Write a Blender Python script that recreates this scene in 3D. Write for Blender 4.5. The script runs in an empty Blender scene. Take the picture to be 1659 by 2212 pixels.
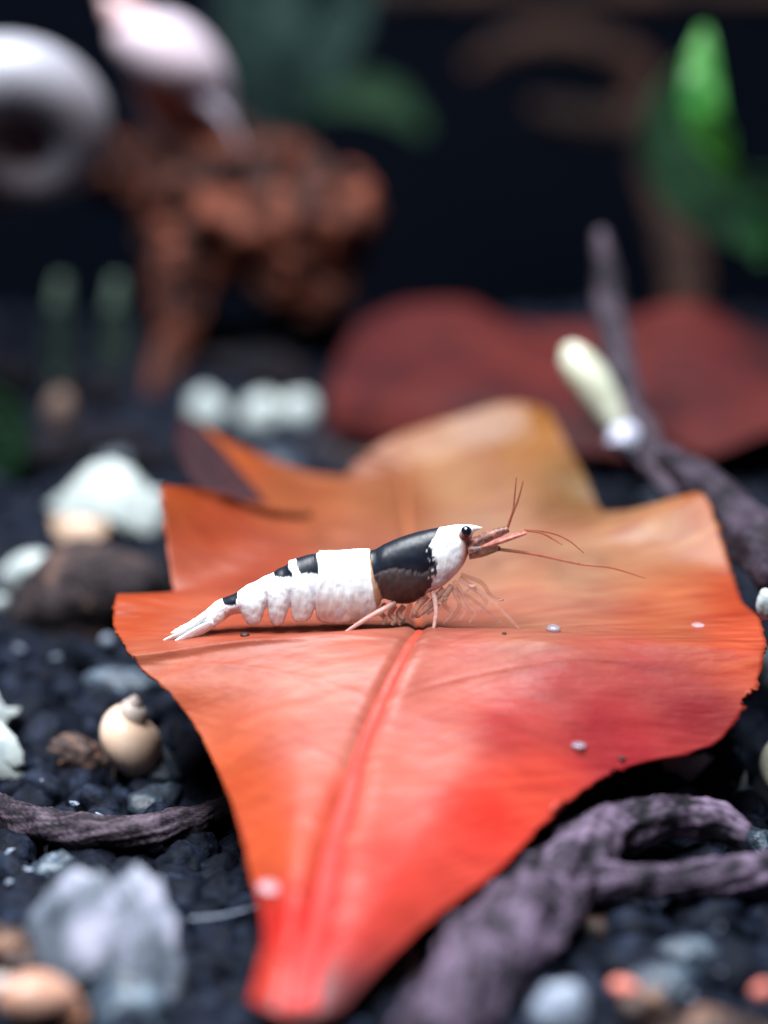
import bpy, bmesh, math, random
import numpy as np
from mathutils import Vector, Matrix, noise

random.seed(7); rng = np.random.default_rng(7)
S = 0.001                                   # everything below is authored in millimetres
scene = bpy.context.scene
COL = scene.collection

# ------------------------------------------------------------------ camera, world, lamp, exposure
PITCH = math.radians(14.0)
CAM = np.array([0.0, -114.0, 49.7])
FPX, CX, CY = 3756.0, 829.5, 1106.0         # focal length and centre in photo pixels (1659 x 2212)
cam_d = bpy.data.cameras.new('camera'); cam = bpy.data.objects.new('camera', cam_d); COL.objects.link(cam)
cam.location = CAM * S; cam.rotation_euler = (math.pi / 2 - PITCH, 0, 0)
cam_d.sensor_fit = 'VERTICAL'; cam_d.sensor_height = 24.0; cam_d.lens = 24.0 * FPX / 2212
cam_d.clip_start = 0.002; cam_d.clip_end = 20
cam_d.dof.use_dof = True; cam_d.dof.focus_distance = 0.1205; cam_d.dof.aperture_fstop = 6.2
scene.camera = cam

w = bpy.data.worlds.new('World'); scene.world = w; w.use_nodes = True
bg = w.node_tree.nodes['Background']
bg.inputs[0].default_value = (0.24, 0.42, 0.90, 1); bg.inputs[1].default_value = 0.06

ld = bpy.data.lights.new('tank_lamp', 'AREA'); lamp = bpy.data.objects.new('tank_lamp', ld); COL.objects.link(lamp)
ld.shape = 'RECTANGLE'; ld.size = 0.13; ld.size_y = 0.22; ld.energy = 3.5; ld.color = (0.95, 0.98, 1.0)
lamp.location = (-0.035, -0.05, 0.26); lamp.rotation_euler = (0, 0, 0)

vs = scene.view_settings
vs.view_transform = 'Standard'; vs.look = 'None'; vs.exposure = 0.0; vs.gamma = 1.0
scene.render.engine = 'CYCLES'
scene.cycles.use_denoising = True
scene.cycles.max_bounces = 6

# ------------------------------------------------------------------ pixel helpers
cP, sP = math.cos(PITCH), math.sin(PITCH)
def ray(px, py):
    a = (px - CX) / FPX; o = (CY - py) / FPX
    return np.array([a, cP + o * sP, -sP + o * cP])
def PY(px, py, y):                          # the point on a pixel's ray at world depth y
    d = ray(px, py); return CAM + d * ((y - CAM[1]) / d[1])
def PZ(px, py, z):                          # the point on a pixel's ray at world height z
    d = ray(px, py); return CAM + d * ((z - CAM[2]) / d[2])
def PXYZ(px, y, z):                         # a point by column, depth and height
    d = np.array([0, y - CAM[1], z - CAM[2]]); depth = d[1] * cP - d[2] * sP
    return np.array([(px - CX) / FPX * depth, y, z])
def proj(p):
    d = np.asarray(p) - CAM; depth = d[1] * cP - d[2] * sP; up = d[1] * sP + d[2] * cP
    return CX + d[0] / depth * FPX, CY - up / depth * FPX, depth
def ground(x, y):                           # the soil slopes up to a crest, then falls away
    rise = 0.2 * max(0.0, min(y, 108.0) - 5) - 0.18 * max(0.0, y - 108.0)
    return -2.0 + rise + 0.8 * noise.noise(Vector((x * .04, y * .04, 3.1)))
def PG(px, py, h=0.0):                      # the pixel's ray meets the ground, h above it
    y = -75.0
    while y < 112:
        p = PY(px, py, y)
        if p[2] <= ground(p[0], p[1]) + h: break
        y += .25
    return PY(px, py, y)

def pchip(x, y, xq):
    x = np.asarray(x, float); y = np.asarray(y, float); xq = np.asarray(xq, float)
    one = y.ndim == 1
    if one: y = y[:, None]
    h = np.diff(x)[:, None]; dl = np.diff(y, axis=0) / h
    m = np.zeros_like(y)
    if len(x) == 2: m[:] = dl
    else:
        w1 = 2 * h[1:] + h[:-1]; w2 = h[1:] + 2 * h[:-1]
        ok = dl[1:] * dl[:-1] > 0
        with np.errstate(divide='ignore', invalid='ignore'):
            hm = (w1 + w2) / (w1 / dl[:-1] + w2 / dl[1:])
        m[1:-1] = np.where(ok, hm, 0); m[0] = dl[0]; m[-1] = dl[-1]
    i = np.clip(np.searchsorted(x, xq) - 1, 0, len(x) - 2)
    t = ((xq - x[i]) / (x[i + 1] - x[i]))[:, None]; hh = h[i]
    r = ((2*t**3 - 3*t**2 + 1) * y[i] + (t**3 - 2*t**2 + t) * hh * m[i] + (-2*t**3 + 3*t**2) * y[i+1] + (t**3 - t**2) * hh * m[i+1])
    return r[:, 0] if one else r
def smooth(pts, n):                         # Catmull-Rom through points of any width
    P = np.asarray(pts, float); k = len(P)
    if k < 3:
        t = np.linspace(0, 1, n)[:, None]; return P[0] * (1 - t) + P[-1] * t
    Q = np.vstack([2 * P[0] - P[1], P, 2 * P[-1] - P[-2]])
    out = []
    for s in np.linspace(0, k - 1, n):
        i = min(int(s), k - 2); t = s - i; a, b, c, d = Q[i:i + 4]
        out.append(0.5 * (2*b + (c - a)*t + (2*a - 5*b + 4*c - d)*t*t + (3*b - a - 3*c + d)*t**3))
    return np.array(out)
def fbm(p, sc, oct=4, off=0.0):
    return noise.fractal(Vector((p[0] * sc + off, p[1] * sc + off * .7, p[2] * sc - off)), 1.0, 2.0, oct)
def lin(c):
    return tuple((v / 255 / 12.92) if v / 255 <= .04045 else ((v / 255 + .055) / 1.055) ** 2.4 for v in c)

# ------------------------------------------------------------------ object helpers
def mesh_obj(name, verts, faces, mat, base=(0, 0, 0), parent=None, flat=False, cols=None):
    me = bpy.data.meshes.new(name)
    V = (np.asarray(verts, float) - np.asarray(base)) * S
    me.from_pydata(V.tolist(), [], faces)
    if not flat: me.polygons.foreach_set('use_smooth', [True] * len(me.polygons))
    if cols is not None:
        a = me.color_attributes.new('col', 'FLOAT_COLOR', 'POINT')
        c = np.ones((len(V), 4)); c[:, :3] = cols; a.data.foreach_set('color', c.ravel())
    me.materials.append(mat); me.update()
    o = bpy.data.objects.new(name, me); COL.objects.link(o)
    if parent is not None: o.parent = parent
    else: o.location = Vector(base) * S
    return o
def tag(o, label, cat, group=None):
    o['label'] = label; o['category'] = cat
    if group: o['group'] = group
    return o
def thing(name, label, cat, base, group=None):
    o = bpy.data.objects.new(name, None); COL.objects.link(o); o.location = Vector(base) * S
    o.empty_display_size = 0.002
    return tag(o, label, cat, group)
def solid(o, t, off=-1):
    m = o.modifiers.new('thickness', 'SOLIDIFY'); m.thickness = t * S; m.offset = off
    return o
def grid_faces(nv, nu, wrap=False):
    f = []
    for i in range(nv - 1):
        for j in range(nu if wrap else nu - 1):
            k = (j + 1) % nu
            f.append((i * nu + j, i * nu + k, (i + 1) * nu + k, (i + 1) * nu + j))
    return f
def tube(path, radii, n=40, seg=16, rough=0.0, rsc=.5, flatten=1.0, ridges=0, seed=0.0, cap=True, grain=None):
    """a swept tube (mm): path points, radii, noise and lengthwise grain"""
    Q = smooth(np.hstack([np.asarray(path, float), np.asarray(radii, float)[:, None]]), n)
    C, R = Q[:, :3], np.maximum(Q[:, 3], 1e-3)
    T = np.gradient(C, axis=0); T /= np.linalg.norm(T, axis=1)[:, None] + 1e-9
    up = np.array([0.0, 0, 1]) if abs(T[0][2]) < .9 else np.array([0.0, 1, 0])
    V = []; K = []; slen = np.concatenate([[0], np.cumsum(np.linalg.norm(np.diff(C, axis=0), axis=1))]); N0 = np.cross(T[0], up); N0 /= np.linalg.norm(N0)
    for i in range(n):
        N0 = N0 - T[i] * N0.dot(T[i]); N0 /= np.linalg.norm(N0) + 1e-9
        B = np.cross(T[i], N0)
        for j in range(seg):
            a = 2 * math.pi * j / seg
            d = N0 * math.cos(a) + B * math.sin(a) * flatten
            r = R[i]
            p = C[i] + d * r
            if rough:
                k = rough * fbm(p, rsc, 4, seed)
                if ridges:
                    st = slen[i] / max(R.max(), .1); tw = a + st * .25
                    g1 = noise.noise(Vector((math.cos(tw) * ridges, math.sin(tw) * ridges, st * .35 + seed)))
                    g2 = noise.noise(Vector((math.cos(tw) * ridges * 3.2, math.sin(tw) * ridges * 3.2, st * .55 + seed)))
                    g3 = noise.noise(Vector((math.cos(tw) * ridges * 8, math.sin(tw) * ridges * 8, st * 1.1 + seed)))
                    k += rough * (.8 * g1 + .16 * g2 + .05 * g3)
                    if grain is not None:
                        gg = min(1, max(0, .36 + .25 * g1 + .50 * g2 + .45 * g3 + .50 * fbm(p, rsc * 1.1, 4, seed + 5))); gg = gg * gg * (3 - 2 * gg); K.append(grain[0] * (1 - gg) + grain[1] * gg)
                p = C[i] + d * r * (1 + k)
            V.append(p)
    F = grid_faces(n, seg, True)
    if cap:
        F.append(tuple(range(seg))[::-1]); F.append(tuple((n - 1) * seg + j for j in range(seg)))
    return (np.array(V), F) if grain is None else (np.array(V), F, np.array(K))
def ico(sub):
    bm = bmesh.new(); bmesh.ops.create_icosphere(bm, subdivisions=sub, radius=1)
    v = np.array([x.co[:] for x in bm.verts]); f = [tuple(q.index for q in p.verts) for p in bm.faces]; bm.free()
    return v, f
ICO3, ICO4, ICO5 = ico(3), ico(4), ico(5)
def lump(c, rad, rough=.25, rsc=1.2, seed=0.0, rot=None, base=ICO4, oct=4):
    v, f = base
    k = np.array([1 + rough * fbm(p, rsc, oct, seed + 11.3) for p in v])
    p = v * k[:, None] * np.asarray(rad)
    if rot is not None: p = p @ np.array(Matrix.Rotation(rot[1], 3, rot[0])).T
    return p + np.asarray(c), f
def rotm(*rs):
    M = Matrix.Identity(3)
    for ax, deg in rs: M = Matrix.Rotation(math.radians(deg), 3, ax) @ M
    return np.array(M)
def shell_mesh(turns, W, T, R, ra, rb, seg=28, per=40):
    """coiled shell: spiral of growing rings round local z, apex up; outer whorl about unit size"""
    n = int(turns * per); V = []
    for i in range(n + 1):
        th = -turns * 2 * math.pi * (1 - i / n); s = W ** (th / (2 * math.pi))
        er = np.array([math.cos(th), math.sin(th), 0])
        c = er * R * s + np.array([0, 0, -T * s])
        for j in range(seg):
            a = 2 * math.pi * j / seg
            V.append(c + er * (ra * s * math.cos(a)) + np.array([0, 0, rb * s * math.sin(a)]))
    return np.array(V), grid_faces(n + 1, seg, True) + [tuple(range(seg))[::-1]]

# ------------------------------------------------------------------ materials
def mat(name, ramp, rough=.6, sc=.6, bump=.3, bsc=3.0, spec=.3, attr=False, sss=0.0, transl=0.0, stretch=(1, 1, 1),
        var=0.12, alpha=1.0, coat=0.0, detail=5.0, bdist=.15):
    m = bpy.data.materials.new(name); m.use_nodes = True
    nt = m.node_tree; N = nt.nodes; L = nt.links
    b = N['Principled BSDF']; out = N['Material Output']
    tc = N.new('ShaderNodeTexCoord'); mp = N.new('ShaderNodeMapping')
    mp.inputs['Scale'].default_value = tuple(1000 * s for s in stretch); L.new(tc.outputs['Object'], mp.inputs['Vector'])
    n1 = N.new('ShaderNodeTexNoise'); n1.inputs['Scale'].default_value = sc; n1.inputs['Detail'].default_value = detail
    n1.inputs['Roughness'].default_value = .62
    L.new(mp.outputs[0], n1.inputs['Vector'])
    if attr:
        at = N.new('ShaderNodeAttribute'); at.attribute_name = 'col'
        mr = N.new('ShaderNodeMapRange'); mr.inputs[1].default_value = .3; mr.inputs[2].default_value = .7
        mr.inputs[3].default_value = 1 - var; mr.inputs[4].default_value = 1 + var
        L.new(n1.outputs[0], mr.inputs[0])
        mx = N.new('ShaderNodeVectorMath'); mx.operation = 'SCALE'
        L.new(at.outputs['Color'], mx.inputs[0]); L.new(mr.outputs[0], mx.inputs['Scale'])
        colout = mx.outputs[0]
    else:
        cr = N.new('ShaderNodeValToRGB'); els = cr.color_ramp.elements
        while len(els) < len(ramp): els.new(.5)
        for i, (p, c) in enumerate(ramp):
            els[i].position = p; els[i].color = (*lin(c), 1)
        L.new(n1.outputs[0], cr.inputs[0]); colout = cr.outputs[0]
    L.new(colout, b.inputs['Base Color'])
    b.inputs['Roughness'].default_value = rough; b.inputs['Specular IOR Level'].default_value = spec
    b.inputs['Coat Weight'].default_value = coat
    if sss:
        b.inputs['Subsurface Weight'].default_value = sss; b.inputs['Subsurface Radius'].default_value = (1, .6, .45)
        b.inputs['Subsurface Scale'].default_value = .6 * S
    n2 = N.new('ShaderNodeTexNoise'); n2.inputs['Scale'].default_value = bsc; n2.inputs['Detail'].default_value = 6
    L.new(mp.outputs[0], n2.inputs['Vector'])
    if bump:
        bp = N.new('ShaderNodeBump'); bp.inputs['Strength'].default_value = bump; bp.inputs['Distance'].default_value = bdist * S
        L.new(n2.outputs[0], bp.inputs['Height']); L.new(bp.outputs[0], b.inputs['Normal'])
    if transl:
        tr = N.new('ShaderNodeBsdfTranslucent'); ms = N.new('ShaderNodeMixShader'); ms.inputs[0].default_value = transl
        L.new(colout, tr.inputs['Color']); L.new(b.outputs[0], ms.inputs[1]); L.new(tr.outputs[0], ms.inputs[2])
        L.new(ms.outputs[0], out.inputs['Surface'])
    if alpha < 1:
        src = out.inputs['Surface'].links[0].from_socket
        tp = N.new('ShaderNodeBsdfTransparent'); m2 = N.new('ShaderNodeMixShader'); m2.inputs[0].default_value = alpha
        L.new(tp.outputs[0], m2.inputs[1]); L.new(src, m2.inputs[2]); L.new(m2.outputs[0], out.inputs['Surface'])
    return m

M = {}
M['leaf'] = mat('dry_leaf', None, rough=.40, sc=.35, bump=.55, bsc=1.9, spec=.24, attr=True, transl=.22, stretch=(.35, 1.6, 1), var=.12, bdist=.12)
M['rib'] = mat('leaf_midrib', None, rough=.5, bump=.3, transl=.1, spec=.25, attr=True, var=.15)
M['underside'] = mat('leaf_underside', [(.35, (34, 20, 26)), (.65, (50, 29, 33))], rough=.8, sc=.3, bump=.3, transl=.08, spec=.1)
M['redleaf'] = mat('old_red_leaf', [(.34, (28, 15, 19)), (.5, (66, 22, 24)), (.66, (84, 32, 29))], rough=.7, sc=.06, bump=.3, transl=.2, spec=.15)  # dark purple end stands for shade where the leaf curls
M['shrimp'] = mat('shrimp_shell', None, rough=.42, sc=2.2, bump=.22, bsc=2.2, spec=.35, attr=True, sss=.06, var=.05, bdist=.09)
M['eye'] = mat('black_eye', [(.4, (14, 16, 24)), (.6, (22, 26, 38))], rough=.12, bump=0, spec=.6)
M['limb'] = mat('pink_limb', [(.4, (214, 168, 160)), (.6, (236, 200, 192))], rough=.35, bump=.1, transl=.45, spec=.4, sc=3, alpha=.85)
M['limb_clear'] = mat('clear_limb', [(.4, (216, 164, 152)), (.6, (232, 190, 180))], rough=.3, bump=.1, transl=.5, spec=.4, sc=3, alpha=.24)
M['limb_dark'] = mat('banded_limb', [(.36, (84, 56, 54)), (.52, (200, 160, 146))], rough=.35, bump=.1, transl=.35, spec=.4, sc=2.0, alpha=.55)
M['feeler'] = mat('feeler', [(.4, (150, 84, 66)), (.6, (176, 104, 82))], rough=.4, bump=0, transl=.4, spec=.3, alpha=.6)
M['face'] = mat('face_limb', [(.36, (54, 40, 44)), (.50, (124, 82, 76)), (.64, (186, 122, 108))], rough=.35, bump=.15, transl=.35, sc=3.0, spec=.4, alpha=.66)
M['scale'] = mat('feeler_scale', [(.40, (158, 96, 86)), (.62, (196, 134, 120))], rough=.35, bump=.15, transl=.4, sc=2.6, spec=.4, alpha=.85)
M['soil'] = mat('soil_grain', [(.30, (6, 9, 17)), (.52, (12, 17, 29)), (.68, (29, 37, 54)), (.80, (84, 96, 116))], rough=.7, sc=1.1, bump=.9, bsc=2.2, spec=.1, bdist=.35)
M['soil_brown'] = mat('brown_grain', [(.32, (28, 22, 24)), (.52, (58, 43, 40)), (.72, (140, 104, 84))], rough=.6, sc=1.4, bump=.9, bsc=2.0, spec=.3, bdist=.35)
M['soil_blue'] = mat('blue_grey_grain', [(.30, (26, 34, 46)), (.52, (46, 58, 72)), (.74, (104, 122, 138))], rough=.5, sc=1.0, bump=.8, bsc=2.2, spec=.5, bdist=.3)
M['ground'] = mat('soil_bed', [(.3, (8, 10, 15)), (.7, (18, 20, 27))], rough=.9, sc=.6, bump=.8, bsc=1.2, spec=.1, bdist=.5)
M['wall'] = mat('dark_backdrop', [(.3, (2, 6, 16)), (.7, (5, 8, 17))], rough=.95, sc=.02, bump=0, spec=.05)
M['wood'] = mat('driftwood', None, rough=.75, sc=.9, bump=.6, bsc=2.2, spec=.2, attr=True, var=.25, bdist=.25)
M['shell_white'] = mat('white_shell', [(.32, (122, 134, 138)), (.68, (178, 186, 184))], rough=.4, sc=.5, bump=.25, bsc=1.5, spec=.4, sss=.1)
M['shell_cream'] = mat('cream_shell', [(.30, (140, 114, 96)), (.5, (176, 150, 130)), (.7, (192, 170, 152))], rough=.35, sc=.35, bump=.15, bsc=1.5, spec=.5, sss=.1)
M['shell'] = mat('snail_shell', None, rough=.38, sc=.5, bump=.2, bsc=1.2, spec=.45, attr=True, sss=.08, var=.10)
M['shell_horn'] = mat('horn_shell', [(.30, (120, 92, 92)), (.5, (190, 182, 194)), (.72, (226, 224, 232))], rough=.4, sc=.10, bump=.2, bsc=.8, spec=.4, sss=.05)
M['shell_pink'] = mat('pink_shell', [(.34, (214, 132, 112)), (.48, (226, 198, 200)), (.7, (238, 226, 238))], rough=.4, sc=.08, bump=.2, bsc=.8, spec=.4, sss=.1)
M['shell_mottled'] = mat('mottled_shell', [(.38, (52, 62, 72)), (.48, (104, 112, 126)), (.55, (150, 152, 172)), (.7, (176, 176, 194))], rough=.5, sc=.24, bump=.2, bsc=1.0, spec=.4, sss=.05)
M['shell_orange'] = mat('orange_cream_shell', [(.36, (196, 112, 70)), (.52, (220, 180, 160)), (.68, (206, 206, 206))], rough=.4, sc=.14, bump=.2, bsc=1.0, spec=.4, sss=.1)
M['snail_body'] = mat('snail_flesh', [(.35, (120, 84, 74)), (.65, (186, 140, 124))], rough=.4, sc=.5, bump=.4, spec=.4, sss=.1)
M['shell_inside'] = mat('shell_inside', [(.35, (92, 62, 62)), (.65, (132, 96, 92))], rough=.6, bump=.1, spec=.2)
M['shell_hollow'] = mat('shell_hollow', [(.35, (30, 26, 36)), (.65, (62, 50, 56))], rough=.6, bump=.1, spec=.2)
M['flesh_orange'] = mat('orange_flesh', [(.35, (176, 92, 68)), (.65, (210, 130, 104))], rough=.4, bump=.2, spec=.3)
M['milk'] = mat('milky_snail', [(.35, (168, 172, 152)), (.65, (200, 204, 188))], rough=.3, sc=.5, bump=.1, spec=.5, sss=.2)
M['milk_foot'] = mat('milky_foot', [(.35, (140, 142, 164)), (.65, (184, 186, 204))], rough=.3, sc=.5, bump=.1, spec=.5, sss=.2)
M['coral'] = mat('coral_pebble', [(.35, (180, 90, 80)), (.65, (206, 130, 116))], rough=.5, sc=.8, bump=.4, spec=.4)
M['pebble'] = mat('grey_pebble', [(.3, (80, 92, 108)), (.6, (130, 140, 158)), (.75, (176, 184, 198))], rough=.5, sc=.8, bump=.5, spec=.4)
M['green'] = mat('lit_plant', [(.35, (22, 92, 42)), (.65, (70, 138, 58))], rough=.4, sc=.12, bump=.2, transl=.35, spec=.3)  # the lit leaf: its light is put into this brighter green
M['green_dark'] = mat('dark_plant', [(.35, (16, 36, 26)), (.65, (34, 62, 40))], rough=.6, sc=.12, bump=.2, transl=.2, spec=.1)  # darker green; beside the lit leaf it stands for unlit leaves
M['green_mid'] = mat('mid_plant', [(.35, (24, 64, 38)), (.65, (52, 104, 54))], rough=.5, sc=.12, bump=.2, transl=.25, spec=.2)
M['teal'] = mat('teal_plant', [(.35, (12, 26, 28)), (.65, (46, 66, 64))], rough=.7, sc=.07, bump=.2, transl=.2, spec=.1)
M['stem'] = mat('pale_stem', [(.42, (30, 44, 42)), (.6, (110, 130, 116))], rough=.6, sc=.18, bump=.2, transl=.2, spec=.1)
M['mud'] = mat('dark_stone', [(.34, (22, 19, 24)), (.55, (44, 37, 40)), (.74, (112, 84, 74))], rough=.8, sc=.22, bump=1.0, bsc=.9, spec=.2, bdist=.7)
M['tan'] = mat('tan_pebble', [(.35, (70, 62, 66)), (.65, (134, 104, 80))], rough=.6, sc=.25, bump=.4)
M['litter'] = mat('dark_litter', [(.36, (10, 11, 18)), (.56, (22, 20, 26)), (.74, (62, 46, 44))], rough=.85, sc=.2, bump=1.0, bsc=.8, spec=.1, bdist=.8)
M['clear'] = mat('clear_bead', [(.4, (130, 136, 156)), (.6, (180, 186, 204))], rough=.15, bump=0, transl=.3, spec=.6, alpha=.42)
M['clear_faint'] = mat('faint_bead', [(.4, (214, 190, 206)), (.6, (232, 216, 228))], rough=.2, bump=0, transl=.3, spec=.5, alpha=.35)
M['speck'] = mat('dark_speck', [(.4, (30, 18, 22)), (.6, (50, 26, 28))], rough=.6, bump=0)

# ------------------------------------------------------------------ setting
GX = np.linspace(-420, 420, 141); GY = np.linspace(-75, 245, 81)
gv = [(x, y, ground(x, y) - 1.0) for y in GY for x in GX]
o = mesh_obj('ground', gv, grid_faces(81, 141), M['ground']); o['kind'] = 'structure'
o = mesh_obj('back_wall', [(-420, 240, -20), (420, 240, -20), (420, 240, 200), (-420, 240, 200),
                           (-420, 243, -20), (420, 243, -20), (420, 243, 200), (-420, 243, 200)],
             [(0, 1, 2, 3), (5, 4, 7, 6), (3, 2, 6, 7), (0, 3, 7, 4), (1, 5, 6, 2), (0, 4, 5, 1)], M['wall'], flat=True); o['kind'] = 'structure'

# ------------------------------------------------------------------ the big orange leaf
def rowz(*pts): return [PZ(*p) for p in pts]
def rowy(*pts): return [PY(*p) for p in pts]
U5 = [-1, -.5, 0, .5, 1]
ROWS = [
 (U5, rowz((540,2166,1.0),(590,2188,1.2),(640,2192,1.3),(690,2194,1.1),(728,2188,.8))),
 (U5, rowz((558,2095,1.6),(605,2100,2.4),(655,2105,2.4),(730,2105,2.2),(815,2095,1.5))),
 (U5, rowz((572,2035,2.3),(630,2010,3.5),(690,2000,3.4),(790,1990,3.3),(925,1992,2.2))),
 (U5, rowz((540,1880,4.0),(640,1850,5.4),(722,1830,5.4),(880,1830,5.2),(1090,1868,3.6))),
 (U5, rowz((512,1770,5.3),(650,1730,7.0),(757,1710,7.1),(950,1700,7.2),(1195,1757,5.0))),
 (U5, rowz((470,1665,6.6),(650,1620,8.6),(792,1590,8.9),(1030,1580,8.9),(1330,1665,6.2))),
 (U5, rowz((405,1545,8.6),(640,1510,10.2),(835,1490,10.7),(1130,1480,10.6),(1545,1605,7.0))),
 (U5, rowz((345,1477,10.2),(610,1435,11.7),(868,1420,12.2),(1180,1420,11.9),(1605,1535,8.7))),
 (U5, rowz((300,1440,10.9),(600,1392,12.6),(890,1378,12.9),(1150,1380,12.8),(1640,1470,10.2))),
 (U5, rowz((285,1415,11.6),(600,1376,13.0),(905,1358,13.1),(1150,1364,12.9),(1652,1405,11.8))),
 (U5, [PY(262,1380,2.0), PXYZ(600,2.4,12.1), PXYZ(905,2.4,12.3), PXYZ(1160,2.4,12.4), PY(1653,1375,3)]),
 (U5, rowy((244,1335,5),(600,1322,6.6),(903,1322,7),(1180,1322,7),(1640,1333,6))),
 (U5, rowy((252,1285,8),(590,1280,10.5),(898,1275,11),(1200,1275,10.5),(1602,1296,9.5))),
 (U5, rowy((372,1288,12),(600,1235,15),(893,1230,15),(1220,1225,15),(1585,1250,13))),
 (U5, rowy((362,1180,15.5),(610,1190,19),(888,1190,19.5),(1220,1180,19),(1560,1170,16))),
 (U5, rowy((348,1050,19),(620,1150,22),(884,1155,23.5),(1240,1140,22),(1512,1066,20))),
 (U5, rowy((440,1056,21),(650,1125,25),(881,1130,26),(1230,1118,25),(1400,1094,22))),
 (U5, rowy((594,1114,25),(730,1105,28),(878,1100,29.5),(1150,1080,29.5),(1308,1112,27))),
 (U5, rowy((530,1040,31),(700,1070,32),(874,1060,34),(1120,1020,35),(1265,1030,32))),
 (U5, rowy((432,918,36),(690,1045,35.5),(868,1020,38),(1090,960,40),(1218,948,38))),
 ([-1,-.66,-.33,-.12,0,.15,.4,.75,1], rowy((455,930,37),(560,982,38),(660,1020,38),(738,1034,38.5),(780,990,39.5),(845,948,41),(955,912,43),(1110,868,43.5),(1182,884,41))),
]
NU, NV = 201, 521
uq = np.linspace(-1, 1, NU)
G = np.array([pchip(u, np.array(p), uq) for u, p in ROWS])            # rows x NU x 3
vk = np.concatenate([[0], np.cumsum(np.linalg.norm(np.diff(G[:, NU // 2], axis=0), axis=1) + .8)])
vq = np.linspace(0, vk[-1], NV)
LEAF = pchip(vk, G.reshape(len(ROWS), -1), vq).reshape(NV, NU, 3)
gu = np.gradient(LEAF, axis=1); gvv = np.gradient(LEAF, axis=0)
NRM = np.cross(gu, gvv); NRM /= np.linalg.norm(NRM, axis=2)[..., None] + 1e-9
mid = LEAF[:, NU // 2].copy()
disp = np.zeros((NV, NU))
for i in range(NV):
    v = vq[i] / vk[-1]
    wrib = .56 + .85 * max(0, 1 - v / .45)
    sdist = np.linalg.norm(LEAF[i] - mid[i], axis=1)
    disp[i] += .24 * np.exp(-((sdist / (2.6 * wrib)) ** 2)) - .46 * np.exp(-((sdist / wrib) ** 2))
    for j in range(NU):
        p = LEAF[i, j]
        ph = vq[i] / 7.5 - abs(uq[j]) * 1.25 + .15 * noise.noise(Vector((p[0] * .1, p[1] * .1, 1)))
        fr = abs(ph - round(ph))
        edge = 1 - abs(uq[j]) ** 8
        disp[i, j] += .055 * math.exp(-(fr / .05) ** 2) * edge
        disp[i, j] += .22 * noise.noise(Vector((p[0] * .12, p[1] * .22, 7.0))) + .05 * noise.noise(Vector((p[0] * .35, p[1] * 1.2, 2.0)))
disp[0] *= .3
LEAF = LEAF + NRM * disp[..., None]
# uneven, slightly nibbled margin
for i in range(NV):
    for j, s in ((0, 1), (NU - 1, -1)):
        k = .16 * noise.noise(Vector((i * .2, s * 5, 0))) + .10 * noise.noise(Vector((i * .5, s * 9, 4)))
        if s < 0 and .20 < i / NV < .42: k += .75 * max(0, noise.noise(Vector((i * .11, 2, 8)))) - .5 * (noise.noise(Vector((i * .07, 7, 3))) > .25)
        d = LEAF[i, j + s] - LEAF[i, j + 4 * s]; d /= np.linalg.norm(d) + 1e-9
        LEAF[i, j] += d * k
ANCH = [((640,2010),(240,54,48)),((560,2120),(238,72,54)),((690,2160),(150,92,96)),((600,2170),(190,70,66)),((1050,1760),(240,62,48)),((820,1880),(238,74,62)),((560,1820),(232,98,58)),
 ((500,1700),(226,98,56)),((700,1600),(214,124,110)),((950,1600),(212,114,102)),((700,1750),(232,96,74)),((1150,1700),(236,80,62)),((1000,1450),(214,108,94)),  # pale front-middle entries hold some of the leaf's sheen as colour
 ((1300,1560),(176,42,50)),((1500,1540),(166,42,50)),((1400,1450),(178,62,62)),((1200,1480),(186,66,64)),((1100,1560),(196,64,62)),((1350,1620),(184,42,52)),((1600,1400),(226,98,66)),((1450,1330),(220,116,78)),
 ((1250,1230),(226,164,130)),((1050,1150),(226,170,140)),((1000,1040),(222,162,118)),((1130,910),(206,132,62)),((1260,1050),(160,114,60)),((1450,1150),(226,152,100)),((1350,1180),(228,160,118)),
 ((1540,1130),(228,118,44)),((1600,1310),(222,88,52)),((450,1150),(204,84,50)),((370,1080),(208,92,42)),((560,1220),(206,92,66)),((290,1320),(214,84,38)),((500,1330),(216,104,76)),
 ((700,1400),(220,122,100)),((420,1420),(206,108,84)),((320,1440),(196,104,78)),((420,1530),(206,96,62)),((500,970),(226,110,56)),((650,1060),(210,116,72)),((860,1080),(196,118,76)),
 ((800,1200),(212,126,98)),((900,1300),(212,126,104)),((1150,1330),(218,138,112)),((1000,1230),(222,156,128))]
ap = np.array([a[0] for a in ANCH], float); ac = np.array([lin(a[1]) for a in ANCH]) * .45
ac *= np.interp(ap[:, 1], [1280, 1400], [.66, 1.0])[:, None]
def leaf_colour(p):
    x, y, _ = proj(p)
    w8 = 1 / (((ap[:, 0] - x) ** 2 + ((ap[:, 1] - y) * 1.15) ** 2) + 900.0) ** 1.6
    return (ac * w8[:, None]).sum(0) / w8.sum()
lcol = np.array([leaf_colour(p) for p in LEAF.reshape(-1, 3)])
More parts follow.
